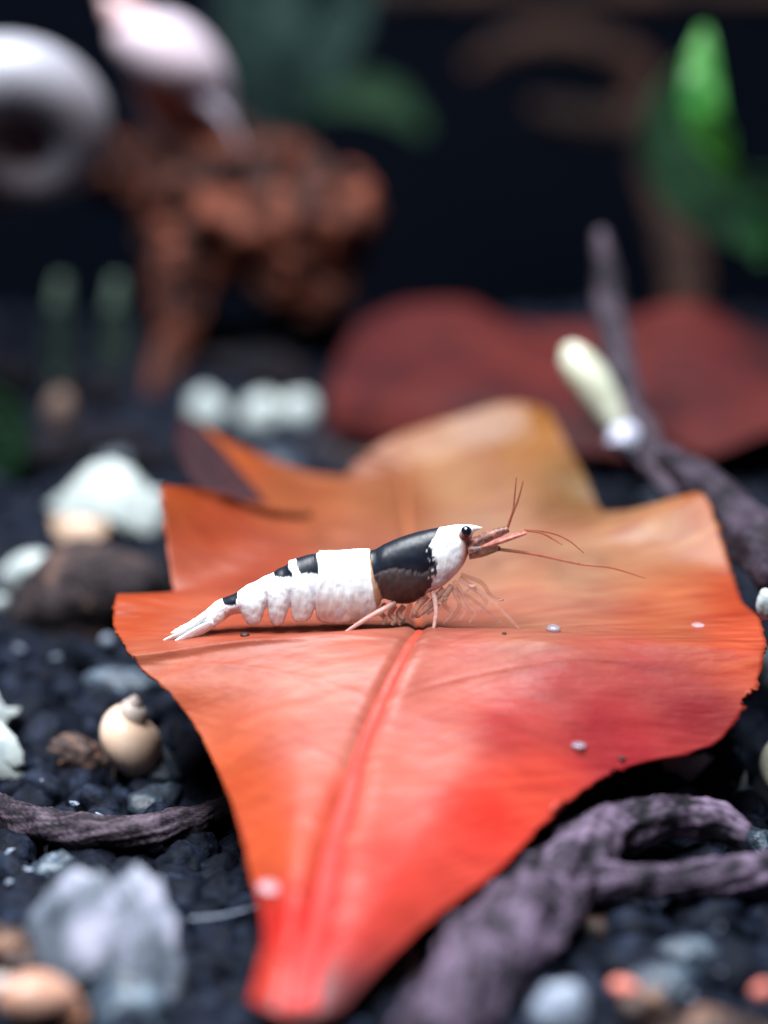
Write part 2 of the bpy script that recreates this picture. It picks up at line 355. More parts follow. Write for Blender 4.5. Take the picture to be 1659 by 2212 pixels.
for k, p in enumerate(LEAF.reshape(-1, 3)):                            # blotches of the dead leaf itself
    b = noise.noise(Vector((p[0] * .16, p[1] * .2, 11))); st = noise.noise(Vector((p[0] * .45, p[1] * 1.9, 5)))
    u_ = uq[k % NU]; q_ = vq[k // NU] - abs(u_) * 13.0                 # fibres fan out from the midrib
    fb = noise.noise(Vector((q_ * 1.3, u_ * 5, 31))) + .6 * noise.noise(Vector((q_ * 2.8, u_ * 9, 33)))
    fb *= .5 + .9 * max(0, u_)
    lcol[k] *= np.array([1 + .16 * b + .10 * st + .12 * fb, 1 + .26 * b + .20 * st + .32 * fb, 1 + .20 * b + .20 * st + .24 * fb])
    pt = noise.noise(Vector((p[0] * .55, p[1] * .55, 21)))
    if pt > .45 and p[1] > 5: lcol[k] *= 1 - .55 * (pt - .45)
    if p[1] > 4:                                                       # decay spots on the rear half
        x, y, _ = proj(p)
        for sx, sy, sr in ((1177,1104,34),(1066,1219,20),(1207,1232,26),(1300,1211,20),(1010,1180,14),(690,1160,26)):
            lcol[k] *= 1 - .22 * math.exp(-(((x - sx) / sr) ** 2 + ((y - sy) / (sr * .7)) ** 2))
leaf = thing('fallen_leaf', 'large curled orange red dead leaf with a raised midrib carrying the shrimp', 'leaf', (0, 0, 0))
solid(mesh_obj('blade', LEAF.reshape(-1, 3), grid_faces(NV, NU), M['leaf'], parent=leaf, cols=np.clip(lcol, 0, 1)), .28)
# the torn rear lobe curls over and shows its dull underside
fa = smooth([PY(432,919,36.2), PY(490,985,33.4), PY(545,1052,30.2), PY(596,1116,25.4)], 30)
fb_ = smooth([PY(388,905,37.5), PY(380,970,34), PY(440,1062,28), PY(600,1122,25.2)], 30)
fv = []
for i in range(30):
    for k in range(12):
        t = k / 11; p = fa[i] * (1 - t) + fb_[i] * t
        fv.append(p + np.array([0, -1.2, .5]) * math.sin(math.pi * t) * (1 - i / 29))
solid(mesh_obj('curled_flap', fv, grid_faces(30, 12), M['underside'], parent=leaf), .25, 0)['label'] = 'dull purple brown underside of the torn rear lobe'
# midrib: a rounded strip lying in the groove
rv, rk, nr = [], [], 9
j0 = NU // 2; idx = list(range(3, NV - 10, 3))
for i in idx:
    v = vq[i] / vk[-1]; hw = (.36 + .70 * max(0, 1 - v / .45)) * (1 if v < .8 else max(.25, (1 - v) / .2))
    a = LEAF[i, j0 + 1] - LEAF[i, j0 - 1]; a /= np.linalg.norm(a) + 1e-9
    c = LEAF[i, j0]
    kc = np.array([np.interp(v, [0, .3, .46, .55, 1], [lin((176, 34, 34))[q], lin((166, 48, 38))[q], lin((160, 58, 44))[q], lin((140, 78, 54))[q], lin((128, 78, 50))[q]]) for q in range(3)])
    for k in range(nr):
        t = -1 + 2 * k / (nr - 1); rk.append(kc)
        rv.append(c + a * t * hw + NRM[i, j0] * (.20 * math.sqrt(max(0, 1 - t * t)) * (.4 + hw) - .03))
mesh_obj('midrib', rv, grid_faces(len(idx), nr), M['rib'], parent=leaf, cols=np.array(rk))['label'] = 'darker red midrib running down the leaf'
OUTL = [proj(p)[:2] for p in list(LEAF[:, 0]) + list(LEAF[-1]) + list(LEAF[::-1, -1]) + list(LEAF[0][::-1])]
OX = np.array([p[0] for p in OUTL]); OY = np.array([p[1] for p in OUTL])
def in_leaf(px, py):
    x2, y2 = np.roll(OX, -1), np.roll(OY, -1)
    c = ((OY > py) != (y2 > py)) & (px < (x2 - OX) * (py - OY) / (y2 - OY + 1e-12) + OX)
    return bool(c.sum() % 2)
LF = LEAF[::8, ::6].reshape(-1, 3)
def leaf_top(px, py):                       # the visible leaf point at a pixel
    q = LEAF.reshape(-1, 3)[::2]; d = q - CAM
    dep = d[:, 1] * cP - d[:, 2] * sP; up = d[:, 1] * sP + d[:, 2] * cP
    e = (CX + d[:, 0] / dep * FPX - px) ** 2 + (CY - up / dep * FPX - py) ** 2
    return q[int(e.argmin())]

# ------------------------------------------------------------------ the shrimp (drawn in close-up pixels: zx, zy)
SY = 1.9                                                                # depth of the body's middle plane
Z0 = PY(319.7, 985.1, SY); ZE = PY(319.7 + .6667 * 1000, 985.1 + .6667 * 400, SY)
def Z(zx, zy, dy=0.0): return PY(319.7 + .6667 * zx, 985.1 + .6667 * zy, SY + dy)
ZPX = (ZE[0] - Z0[0]) / 1000                                            # mm per close-up pixel
top = [(150,538),(175,512),(200,488),(222,470),(240,461),(290,440),(306,428),(320,418),(345,408),(380,388),(405,378),(420,366),(452,350),(458,338),(470,335),(520,319),(551,313),(556,306),(620,305),(690,300),(716,300),(722,305),(770,283),(820,262),(880,244),(945,231),(1010,222),(1045,223),(1062,226),(1082,231)]
bot = [(150,553),(185,556),(215,552),(245,535),(275,515),(300,512),(312,530),(325,548),(340,552),(360,545),(387,488),(392,520),(402,546),(417,553),(435,546),(462,490),(468,524),(485,542),(505,541),(525,530),(542,498),(548,530),(570,545),(620,549),(680,540),(715,530),(738,512),(748,490),(760,472),(790,489),(830,493),(862,488),(885,472),(905,458),(935,446),(965,425),(990,402),(1015,372),(1032,340),(1043,300),(1050,262),(1058,246),(1070,239),(1082,235)]
wid = [(150,.40),(200,.65),(240,.85),(300,1.1),(400,1.4),(550,1.65),(700,1.75),(800,1.85),(880,1.8),(950,1.45),(1000,1.1),(1035,.75),(1050,.35),(1060,.16),(1082,.04)]
NB, NR = 720, 96
bx = np.linspace(150, 1082, NB)
bt = pchip(*zip(*top), bx); bb = pchip(*zip(*bot), bx); bw = pchip(*zip(*wid), bx)
SEG = [(240, 305), (305, 392), (392, 463), (463, 545), (545, 652), (652, 748)]
WHITE, BLACK = np.array(lin((240, 248, 252))), np.array(lin((17, 22, 34)))
BROWN, TAN, PINKW, PINK = np.array(lin((84, 68, 64))), np.array(lin((186, 146, 118))), np.array(lin((222, 196, 186))), np.array(lin((206, 140, 124)))
def mixc(a, b, t): t = min(1, max(0, t)); return a * (1 - t) + b * t
def shrimp_colour(x, z, dz):
    n = 7 * noise.noise(Vector((x * .035, z * .035, 1))) + 5 * noise.noise(Vector((x * .11, z * .11, 2)))
    xx, zz = x + n, z + n
    hb = np.interp(z, [222, 232, 262, 290, 320, 350, 380, 430, 480, 500], [950, 946, 930, 914, 922, 940, 936, 912, 872, 866])   # head edge
    cb = np.interp(z, [300, 330, 400, 440, 480, 540], [721, 719, 734, 752, 768, 786])                                         # shell rear edge
    c = WHITE.copy()
    if x > cb:
        g = np.interp(x, [728, 760, 800, 850, 890, 938], [394, 374, 367, 374, 386, 348])
        if xx < hb:
            c = BLACK if z < g else mixc(BLACK, BROWN, min(1, (z - g) / 22) * (.75 + .5 * noise.noise(Vector((x * .06, z * .06, 8)))))
            if -4 < z - g < 3: c = mixc(c, np.array(lin((120, 104, 100))), .5)
            if x > 880 and 280 < z < 400 and noise.noise(Vector((x * .07, z * .07, 4))) > .34 and x > hb - 22: c = mixc(c, WHITE, .75)
        else:
            if 1006 < x < 1054 and z > 248: c = mixc(c, PINK, min(1, (x - 1006) / 26) * min(1, (z - 248) / 16))
            if z > 415 and x < 960: c = mixc(c, TAN, (z - 415) / 60)
    elif x > cb - np.interp(z, [320, 400, 470], [3, 10, 30]): c = TAN.copy()
    else:
        if x > 535: c = mixc(WHITE, PINKW, (zz - 440) / 70)
        if 478 < xx - (z - 330) * .25 < 551 and z < 381 + n * .5 and z > 300 and x < 552: c = BLACK.copy()
        elif 398 < xx - (z - 360) * .3 < 458 and z < 393 + n * .5: c = BLACK.copy()
        elif 238 < xx - (z - 450) * .35 < 304 - (z - 430) * .55 and z < 483: c = BLACK.copy()
        if x > 248 and x < 300 and z > 490: c = mixc(c, PINK, .5)
    return c
bv, bc = [], []
for i in range(NB):
    x = bx[i]; h = (bb[i] - bt[i]) / 2; cz = (bb[i] + bt[i]) / 2
    abd = 1.0 if x < 748 else max(0, 1 - (x - 748) / 50)
    for j in range(NR):
        f = 2 * math.pi * j / NR; cs, sn = math.cos(f), math.sin(f)
        zr = cs if cs > 0 else -min(1, abs(cs) ** .85 / (1 - .22 * abd))
        dpi = abs(f - math.pi)
        if dpi < .75: zr += (.55 * abd + .12) * (1 - (dpi / .75) ** 2)
        yr = math.copysign(abs(sn) ** .8, sn)
        if zr < -.2 and abd > 0: yr *= 1 - .12 * abd * (-.2 - zr)
        zpix = cz - zr * h
        xs = x - (zpix - 430) * .05
        k = 1.0
        for a, b in SEG:                                               # each ring overlaps the one behind it
            if a <= xs < b:
                t = (xs - a) / (b - a); k += .16 * (1 - t) ** 1.5 - .04
                if a == 545: k += .03
        if x > 748:
            g = np.interp(x, [728, 760, 800, 850, 890, 938], [394, 374, 367, 374, 386, 348])
            if x < 938: k += .045 * min(1, max(0, (zpix - g) / 12)) * min(1, (938 - x) / 30) - .02 * math.exp(-((zpix - g) / 5) ** 2)
        col = shrimp_colour(x, zpix, 0)
        if col.mean() > .55:                                           # faint lilac crackle in the white
            rl_ = max(0, 1 - abs(noise.noise(Vector((x * .045, zpix * .055, 6)))) * 7) * (.5 + noise.noise(Vector((x * .02, zpix * .02, 9))))
            col = mixc(col, np.array(lin((168, 176, 214))), .55 * rl_)
        elif col.mean() < .1:
            col = mixc(col, np.array(lin((52, 62, 74))), .35 * max(0, noise.noise(Vector((x * .03, zpix * .04, 15)))))
        white = col.mean() > .55 and x < 1040
        crink = (1.9 * noise.noise(Vector((x * .05, zpix * .05, sn * 2))) + .9 * noise.noise(Vector((x * .13, zpix * .10, sn * 3)))) if white else .5 * noise.noise(Vector((x * .05, zpix * .05, 0)))
        edge = min(1, (x - 150) / 40) * min(1, max(0, (1050 - x) / 60))
        p = Z(x, cz - zr * (h + crink * edge * .6 * abs(cs)), yr * bw[i] * k + crink * edge * .022 * np.sign(sn))
        bv.append(p); bc.append(col)
bf = grid_faces(NB, NR, True) + [tuple(range(NR))[::-1], tuple((NB - 1) * NR + j for j in range(NR))]
shrimp = thing('shrimp', 'small black and white banded shrimp standing on the orange leaf', 'shrimp', Z(700, 572))
def spart(name, V, F, m, cols=None): return mesh_obj(name, V, F, m, base=Z(700, 572), parent=shrimp, cols=cols)
spart('body', bv, bf, M['shrimp'], np.array(bc))
# tail fan: a telson and four blades
def blade(pts, wmid, dy0, dy1, tilt, name):
    n, m_ = 26, 11; Q = smooth([list(Z(a, b, 0)) for a, b in pts], n); V = []
    for i in range(n):
        t = i / (n - 1); hw = wmid * ZPX * (max(0, math.sin(math.pi * min(1, .12 + .88 * t) ** .75)) ** .65 + .06) * (1 + .12 * noise.noise(Vector((i * .6, dy1 * 9, 2))))
        d = np.gradient(Q, axis=0)[i]; d /= np.linalg.norm(d)
        side = np.array([0, math.cos(tilt), 0]) + np.cross(d, [0, 1, 0]) * math.sin(tilt)
        for k in range(m_):
            s = -1 + 2 * k / (m_ - 1)
            nrm = np.cross(d, side)
            V.append(Q[i] + np.array([0, dy0 * (1 - t) + dy1 * t, 0]) + side * hw * s + nrm * (.10 * (1 - s * s) + .03 * noise.noise(Vector((i * .5, k, tilt)))))
    o = spart(name, np.array(V), grid_faces(n, m_), M['shrimp'], np.tile(WHITE, (n * m_, 1))); solid(o, .09, 0)
blade([(215,490),(160,532),(115,558),(84,574)], 18, 0, 0, .35, 'telson')
blade([(205,512),(150,552),(100,576),(52,588)], 22, -.35, -.6, .85, 'tail_blade')
blade([(215,532),(150,568),(88,602),(22,640)], 20, -.55, -1.0, 1.05, 'tail_blade')
blade([(205,515),(150,560),(95,585),(56,598)], 26, .35, .55, -.85, 'tail_blade')
blade([(215,530),(150,570),(90,598),(36,622)], 24, .55, .95, -1.05, 'tail_blade')
# eyes on short stalks
for s in (-1, 1):
    v, f = lump(Z(1031, 244, s * .98), (18.5 * ZPX,) * 3, 0, base=ICO4)
    e = spart('eye', v, f, M['eye'])
    V, F = tube([Z(1012, 262, s * .55), Z(1022, 254, s * .75), Z(1029, 248, s * .92)], [16 * ZPX, 16 * ZPX, 15 * ZPX], 10, 14)
    mesh_obj('eye_stalk', V, F, M['scale'], base=Z(700, 572), parent=e)
def limb(name, pts, rad, m, n=36, seg=10, flatten=1.0):
    V, F = tube([Z(*p) for p in pts], [r * ZPX for r in rad], n, seg, flatten=flatten)
    return spart(name, V, F, m)
# walking legs
limb('walking_leg', [(800,474,-1.2),(775,490,-1.5),(735,512,-1.75),(690,538,-1.9),(634,574,-2.0)], [10,9.5,9,7.5,4], M['limb'])
limb('walking_leg', [(922,440,-1.0),(930,470,-1.3),(933,505,-1.6),(929,540,-1.9),(923,572,-2.1)], [9,8.5,7.5,6.5,4.5], M['limb'])
limb('walking_leg', [(770,480,-.8),(752,505,-1.2),(768,525,-1.4),(762,545,-1.5)], [9,9,8,6], M['limb_dark'])
limb('walking_leg', [(800,485,-.7),(785,512,-1.0),(800,530,-1.2),(790,548,-1.3)], [10,10,9,6], M['limb_dark'])
limb('walking_leg', [(830,485,-.6),(812,510,-.8),(826,530,-1.0),(812,548,-1.1)], [10,10,9,6], M['limb_dark'])
limb('walking_leg', [(905,452,-.9),(880,478,-1.1),(866,505,-1.3),(858,526,-1.4)], [13,12,9,6], M['limb_dark'])
limb('walking_leg', [(960,430,-.6),(925,470,-.9),(890,505,-1.1),(868,522,-1.2)], [12,11,9,5], M['limb_dark'])
limb('walking_leg', [(985,420,-.5),(960,455,-.8),(930,488,-1.0),(905,512,-1.1)], [11,11,8,5], M['limb_dark'])
limb('walking_leg', [(980,420,.8),(1060,470,1.1),(1120,520,1.4),(1160,555,1.5)], [7,7,5,3], M['limb_clear'])
limb('walking_leg', [(1005,400,-.6),(1085,450,-1.0),(1145,500,-1.4),(1205,562,-1.8)], [8,7.5,6.5,4], M['limb_clear'])
limb('walking_leg', [(850,480,1.0),(840,520,1.4),(870,548,1.6)], [9,8,5], M['limb_clear'])
limb('walking_leg', [(760,480,1.1),(720,520,1.5),(690,550,1.7)], [9,8,5], M['limb_clear'])
# claws and mouthparts gathered below the head
for pts in ([(990,405,-.5),(1020,440,-.7),(1048,424,-.9),(1062,430,-.9)], [(1000,415,-.3),(1036,480,-.6),(1060,510,-.8),(1040,540,-.9)],
            [(985,425,.2),(1010,480,.2),(990,520,0),(965,540,-.2)], [(1010,395,.3),(1060,430,.3),(1095,470,.2),(1080,505,0)],
            [(995,420,-.8),(1000,460,-1.0),(1030,495,-1.1),(1010,530,-1.2)], [(1015,385,.6),(1080,410,.8),(1110,450,.8),(1148,466,.7)],
            [(975,430,-.1),(960,480,-.4),(985,510,-.6),(955,545,-.8)]):
    c = limb('claw_limb', pts, [8, 8, 6.5, 3.5], M['limb_clear'])
for a, b, r in ((1052,420,9),(965,462,7),(872,520,8),(1143,466,7),(945,478,6)):
    v, f = lump(Z(a, b, -1.1), (r * ZPX * 1.4, r * ZPX, r * ZPX * .6), .4, seed=a); spart('claw_tip', v, f, M['limb_dark'])
# head appendages
limb('feeler_base', [(1035,300,-.35),(1075,280,-.4),(1120,255,-.45),(1168,236,-.45)], [27,26,19,10], M['face'], seg=18)
limb('feeler_base', [(1035,300,.35),(1075,280,.4),(1120,255,.45),(1168,238,.45)], [25,24,17,9], M['face'], seg=18)
limb('feeler_base', [(1040,310,-.6),(1080,306,-.7),(1118,300,-.8),(1142,300,-.85)], [26,22,15,7], M['face'], seg=16)
limb('feeler_scale', [(1070,298,-.75),(1130,278,-.9),(1190,258,-.95),(1226,248,-.95)], [12,22,20,12], M['scale'], seg=16, flatten=.45)
limb('feeler_scale', [(1070,298,.75),(1130,276,.9),(1190,256,.95),(1220,246,.95)], [12,20,18,10], M['scale'], seg=16, flatten=.45)
limb('feeler', [(1165,232,-.4),(1180,190,-.4),(1200,140,-.5),(1216,80,-.6)], [5,4,3,1.6], M['feeler'], 40, 8)
limb('feeler', [(1165,232,.4),(1182,180,.4),(1188,130,.5),(1194,66,.6)], [4.5,3.6,2.8,1.5], M['feeler'], 40, 8)
limb('feeler', [(1220,240,-.6),(1275,250,-.7),(1310,268,-.8),(1342,288,-.9)], [4,3.4,2.8,1.4], M['feeler'], 40, 8)
limb('feeler', [(1220,238,.6),(1300,248,.7),(1360,272,.8),(1412,314,.9)], [3.8,3.2,2.6,1.3], M['feeler'], 40, 8)
limb('feeler', [(1135,302,-.85),(1250,318,-1.0),(1400,350,-1.2),(1500,362,-1.4),(1612,396,-1.6)], [6,5,4,3.2,1.6], M['feeler'], 60, 8)

# ------------------------------------------------------------------ soil grains
grains = []
for y in np.arange(-66, 118, 2.9):
    for x in np.arange(-95, 95, 2.9):
        gx, gy = x + rng.uniform(-.9, .9), y + rng.uniform(-.9, .9)
        px, py, d = proj((gx, gy, 0))
        if not (-420 < px < 2080 and py < 2800): continue
        r = rng.uniform(1.35, 2.3) * (1.25 if rng.random() < .12 else 1)
        gz = ground(gx, gy) - .3 + rng.uniform(-.5, .55)
        dd = (LF[:, 0] - gx) ** 2 + (LF[:, 1] - gy) ** 2
        near = LF[dd < (r + 1.2) ** 2]
        if len(near) and near[:, 2].min() < gz + r + .5:
            gz = near[:, 2].min() - r - .6
            if gz < ground(gx, gy) - 2.2: continue
        grains.append((gx, gy, gz, r))
var = []
for k in range(10):
    v, f = lump((0, 0, 0), (1, 1, 1), .33, 1.05, seed=k * 7.7, base=ICO4)
    me = bpy.data.meshes.new('soil_grain'); me.from_pydata((v * S).tolist(), [], f)
    me.polygons.foreach_set('use_smooth', [True] * len(me.polygons)); var.append(me)
var3 = [lump((0, 0, 0), (1, 1, 1), .33, 1.05, seed=k * 7.7, base=ICO3)[0] for k in range(10)]
MG = {}
for key in ('soil', 'soil_brown', 'soil_blue'):
    MG[key] = []
    for me in var:
        c = me.copy(); c.materials.append(M[key]); MG[key].append(c)
scored = []
for g in grains:
    px, py, d = proj(g[:3]); rp = g[3] / d * FPX
    vis = -rp < px < 1659 + rp and 900 < py < 2212 + rp and not (in_leaf(px, py) and in_leaf(px, py - rp * .7))
    scored.append((rp if vis else 0, g))
scored.sort(key=lambda t: -t[0])
LAB = {'soil': ('soil_grain', 'dark blue black rounded grain of aquarium soil on the tank bed', 'soil grain', 'dark grains of aquarium soil'),
       'soil_brown': ('soil_grain', 'brown speckled grain of aquarium soil on the tank bed', 'soil grain', 'brown grains of aquarium soil'),
       'soil_blue': ('soil_grain', 'paler blue grey grain of aquarium soil on the tank bed', 'soil grain', 'blue grey grains of aquarium soil')}
rest_v, rest_f, off = [], [], 0
for n, (s, g) in enumerate(scored):
    eul = Matrix.Rotation(rng.uniform(0, 6.28), 3, 'Z') @ Matrix.Rotation(rng.uniform(0, 6.28), 3, 'X')
    sc3 = np.array([g[3] * rng.uniform(.9, 1.2), g[3] * rng.uniform(.85, 1.1), g[3] * rng.uniform(.7, .95)])
    k = int(rng.integers(10)); q = rng.random()
    if n < 270 and s > 0:
        key = 'soil' if q < .89 else ('soil_brown' if q < .94 else 'soil_blue')
        nm, lb, ct, gr = LAB[key]
        o = bpy.data.objects.new(nm, MG[key][k]); COL.objects.link(o)
        o.location = Vector(g[:3]) * S; o.rotation_euler = eul.to_euler(); o.scale = sc3.tolist(); tag(o, lb, ct, gr)
    else:
        v = (var3[k] * sc3) @ np.array(eul).T + np.array(g[:3])
        rest_v.append(v); rest_f += [(a + off, b + off, c + off) for a, b, c in ICO3[1]]; off += len(v)
o = mesh_obj('soil_bed', np.vstack(rest_v), rest_f, M['soil'])
tag(o, 'mass of small dark soil grains covering the tank floor', 'soil'); o['kind'] = 'stuff'

# ------------------------------------------------------------------ driftwood and roots
def mm(px, p): return px * proj(p)[2] / FPX                              # pixels to mm at a point
def wood(name, label, branches, grain, rough=.22, rsc=.35, seed=1.0, ridges=2.2, cat='driftwood'):
    base = branches[0][1][0]
    t = thing(name, label, cat, base)
    for nm, pts, rad in branches:
        V, F, K = tube(pts, [mm(r, p) for r, p in zip(rad, pts)], 34 * len(pts), 60, rough, rsc, ridges=ridges, seed=seed, grain=[np.array(lin(q)) for q in grain]); seed += 3
        mesh_obj(nm, V, F, M['wood'], base=base, parent=t, cols=K)
    return t
LILAC, DARKW, BROWNW, FARW = ((9, 8, 17), (100, 85, 106)), ((20, 16, 24), (82, 70, 82)), ((7, 5, 8), (112, 58, 42)), ((14, 9, 9), (58, 35, 27))
wood('driftwood', 'forked purple grey driftwood root lying under the front edge of the orange leaf',
     [('trunk', [PG(925,2290,2.5),PG(1030,2110,3),PG(1140,1985,3.2),PG(1235,1868,3.6),PG(1310,1795,4.0),PG(1420,1765,4.4),PG(1530,1770,4.0),PG(1612,1806,3.2)], [95,100,92,78,58,46,44,30]),
      ('branch', [PG(1165,1930,2.5),PG(1270,1905,3.2),PG(1420,1905,3.2),PG(1540,1898,3.0),PG(1720,1880,3.0)], [52,46,40,42,48])],
     LILAC, .24, .42)
wood('root', 'thin purple grey root curving over dark soil left of the orange leaf',
     [('stem', [PG(-60,1725,1.6),PG(60,1772,1.8),PG(180,1795,2.0),PG(330,1790,2.0),PG(450,1762,1.5),PG(560,1720,.5)], [36,38,36,34,30,22])], DARKW, .22, .5, seed=9)
wood('root', 'dark purple branch beside the right tip of the orange leaf',
     [('stem', [PY(1440,985,28),PY(1520,1050,23),PY(1600,1140,18),PY(1720,1260,10)], [30,46,60,72])], ((14, 11, 19), (58, 48, 62)), .2, .3, seed=19)  # wood colours darkened to paint in the shade on this branch
wood('twig', 'upright lilac grey twig with a small milky snail on it',
     [('stem', [PY(1296,500,54),PY(1308,580,52),PY(1322,690,50),PY(1342,820,46),PY(1378,930,42),PY(1430,1020,37),PY(1500,1110,30)], [14,26,35,38,38,34,30])], DARKW, .12, .3, seed=29)
dw = wood('driftwood', 'brown algae covered driftwood lump rising behind the soil under two snails',
     [('knot', [PY(300,330,98),PY(430,400,96),PY(560,450,95),PY(690,470,95),PY(800,440,97)], [90,150,170,140,60]),
      ('branch', [PY(640,520,95),PY(640,590,93),PY(690,640,92),PY(660,690,92)], [120,110,70,40]),
      ('branch', [PY(420,420,95),PY(400,560,92),PY(380,690,90),PY(340,850,86),PY(318,960,84)], [120,90,50,34,30]),
      ('branch', [PY(480,430,98),PY(300,390,98),PY(130,330,94),PY(-120,380,92)], [110,70,70,90])],
     BROWNW, .30, .28, seed=41, ridges=2.0)
wood('driftwood', 'dim brown root looping through the dark background beside the green plant',
     [('stem', [PY(1010,150,165),PY(1120,95,165),PY(1260,90,165),PY(1380,150,165),PY(1385,230,165),PY(1290,265,163),PY(1150,235,160)], [20,28,34,36,36,34,20]),
      ('branch', [PY(1385,230,165),PY(1440,420,150),PY(1480,640,130),PY(1500,840,100)], [36,40,44,50])], FARW, .3, .1, seed=61)
wood('driftwood', 'dull brown beam of wood crossing the dark background above',
     [('stem', [PY(820,-14,170),PY(1200,-12,172),PY(1900,-16,172)], [26,28,30]),('branch', [PY(1850,-16,172),PY(1900,500,160),PY(1900,900,120)], [30,40,50])], FARW, .15, .1, seed=71)

# ------------------------------------------------------------------ dark red leaf behind
RR = [([-1, -.5, 0, .5, 1], rowy((700,925,70),(950,960,62),(1200,985,57),(1480,988,55),(1760,900,54))),
      ([-1, -.5, 0, .5, 1], rowy((705,850,71),(950,860,64),(1200,900,60),(1480,900,60),(1780,850,60))),
      ([-1, -.5, 0, .5, 1], rowy((735,770,82),(950,750,76),(1230,790,72),(1480,780,70),(1780,790,70))),
      ([-1, -.6, -.3, -.05, .2, .5, .75, 1], rowy((770,700,88),(880,655,88),(1000,655,87),(1120,692,85),(1300,698,82),(1490,660,80),(1600,700,80),(1780,770,82)))]
uq2 = np.linspace(-1, 1, 90)
G2 = np.array([pchip(u, np.array(p), uq2) for u, p in RR]); vk2 = np.arange(4.0)
L2 = pchip(vk2, G2.reshape(4, -1), np.linspace(0, 3, 60)).reshape(60, 90, 3)
for i in range(60):
    for j in range(90):
        L2[i, j, 2] += .8 * noise.noise(Vector(L2[i, j] * .08)) ; L2[i, j, 1] += .8 * noise.noise(Vector(L2[i, j] * .07 + np.array([9, 0, 0])))
rl = thing('fallen_leaf', 'dull dark red dead leaf lying behind the orange leaf', 'leaf', L2[0, 45])
solid(mesh_obj('blade', L2.reshape(-1, 3), grid_faces(60, 90), M['redleaf'], base=L2[0, 45], parent=rl), .35)
V, F = tube([L2[k, int(70 - k * .5)] + np.array([0, -.2, .1]) for k in (1, 15, 30, 45, 58)], [.7, .6, .5, .45, .3], 40, 8)
mesh_obj('midrib', V, F, M['redleaf'], base=L2[0, 45], parent=rl)

# ------------------------------------------------------------------ snails and shells
def snail(name, label, cat, px, py, y, size_px, kind, rot, cin, cout, inside='shell_inside', group=None, scale=(1, 1, 1), mott=.0):
    c = PY(px, py, y); s = mm(size_px, c)
    if kind == 'ram': V, F = shell_mesh(3.3, 1.9, .05, .66, .34, .36)
    elif kind == 'ramfat': V, F = shell_mesh(3.3, 2.0, .05, .60, .42, .40)
    elif kind == 'pond': V, F = shell_mesh(3.8, 2.5, 1.65, .30, .46, .82)
    V = V * np.array(scale)
    ctr = (V.max(0) + V.min(0)) / 2
    V = ((V - ctr) @ rot.T) * s + c
    base = np.array([c[0], c[1], V[:, 2].min()])
    t = thing(name, label, cat, base, group)
    nr_ = len(V) // 28; K = []                                          # older whorls carry the darker horn colour
    for q in range(len(V)):
        g = min(1, max(0, ((q // 28) / nr_ - .60) / .38)) ** .9; p = (V[q] - c) / s
        g += .18 * noise.noise(Vector(p * 2.2)) + .10 * noise.noise(Vector(((q // 28) * .8, 0, 3)))
        kc = mixc(np.array(lin(cin)), np.array(lin(cout)), g)
        if mott: kc = kc * (1 - mott * max(0, noise.noise(Vector(p * 3.1 + np.array([5, 1, 0]))) + .5 * noise.noise(Vector(p * 7.0)) + .12 + .45 * p[0]))
        K.append(np.clip(kc, 0, 1))
    o = mesh_obj('shell', V, F, M['shell'], base=base, parent=t, cols=np.array(K)); solid(o, .05 * s, -1)
    seg = 28; ring = V[-seg:]; cc = ring.mean(0); back = V[-6 * seg:-5 * seg].mean(0)
    inner = [ring * .93 + cc * .07]
    prev = (V[-4 * seg:-3 * seg] - V[-4 * seg:-3 * seg].mean(0)) * .8 + V[-4 * seg:-3 * seg].mean(0)
    vv = np.vstack([inner[0], prev, V[-4 * seg:-3 * seg].mean(0)[None]])
    ff = grid_faces(2, seg, True) + [(seg + j, seg + (j + 1) % seg, 2 * seg) for j in range(seg)]
    mesh_obj('opening', vv, ff, M[inside], base=base, parent=t)
    return t
def axis_rot(ax, spin):                     # turn the coil axis to ax after spinning the opening round it
    q = Vector((0, 0, 1)).rotation_difference(Vector(ax)).to_matrix()
    return np.array(q @ Matrix.Rotation(math.radians(spin), 3, 'Z'))
snail('ramshorn_snail', 'large grey ramshorn shell resting on brown driftwood', 'snail', 12, 262, 70, 246, 'ram', axis_rot((.12, -.86, -.48), 190), (84, 52, 54), (140, 143, 154))
def frame(z, y):                            # apex direction z, opening faces y
    z = np.array(z, float); z /= np.linalg.norm(z); y = np.array(y, float); y -= z * y.dot(z); y /= np.linalg.norm(y)
    return np.stack([np.cross(y, z), y, z], 1)
snail('pond_snail', 'pale lilac white tapered shell with an orange opening tilted on top of the brown driftwood', 'snail', 378, 172, 90, 178, 'pond', frame((-.67, -.1, .74), (-.38, -.9, -.25)), (190, 160, 164), (176, 170, 186), inside='flesh_orange')
snail('pond_snail', 'cream pond snail shell with pointed tip half sunk among dark grains', 'snail', 285, 1605, PG(287,1640,1.2)[1], 98, 'pond', rotm(('Z', 80), ('X', 4), ('Y', 16)), (206, 190, 182), (226, 190, 162), scale=(1.32, 1.32, .95))
snail('pond_snail', 'cream and orange snail shell beside the mottled lilac shell piece', 'snail', 80, 2150, PG(85,2230,1)[1], 100, 'pond', rotm(('Z', 100), ('Y', -60), ('X', 10)), (160, 156, 154), (172, 120, 94))
snail('ramshorn_snail', 'pale olive snail shell by the right edge of the orange leaf', 'snail', 1742, 1650, PG(1740,1720,1.5)[1], 112, 'ram', axis_rot((-.3, -.9, .2), 30), (120, 110, 96), (206, 208, 192))

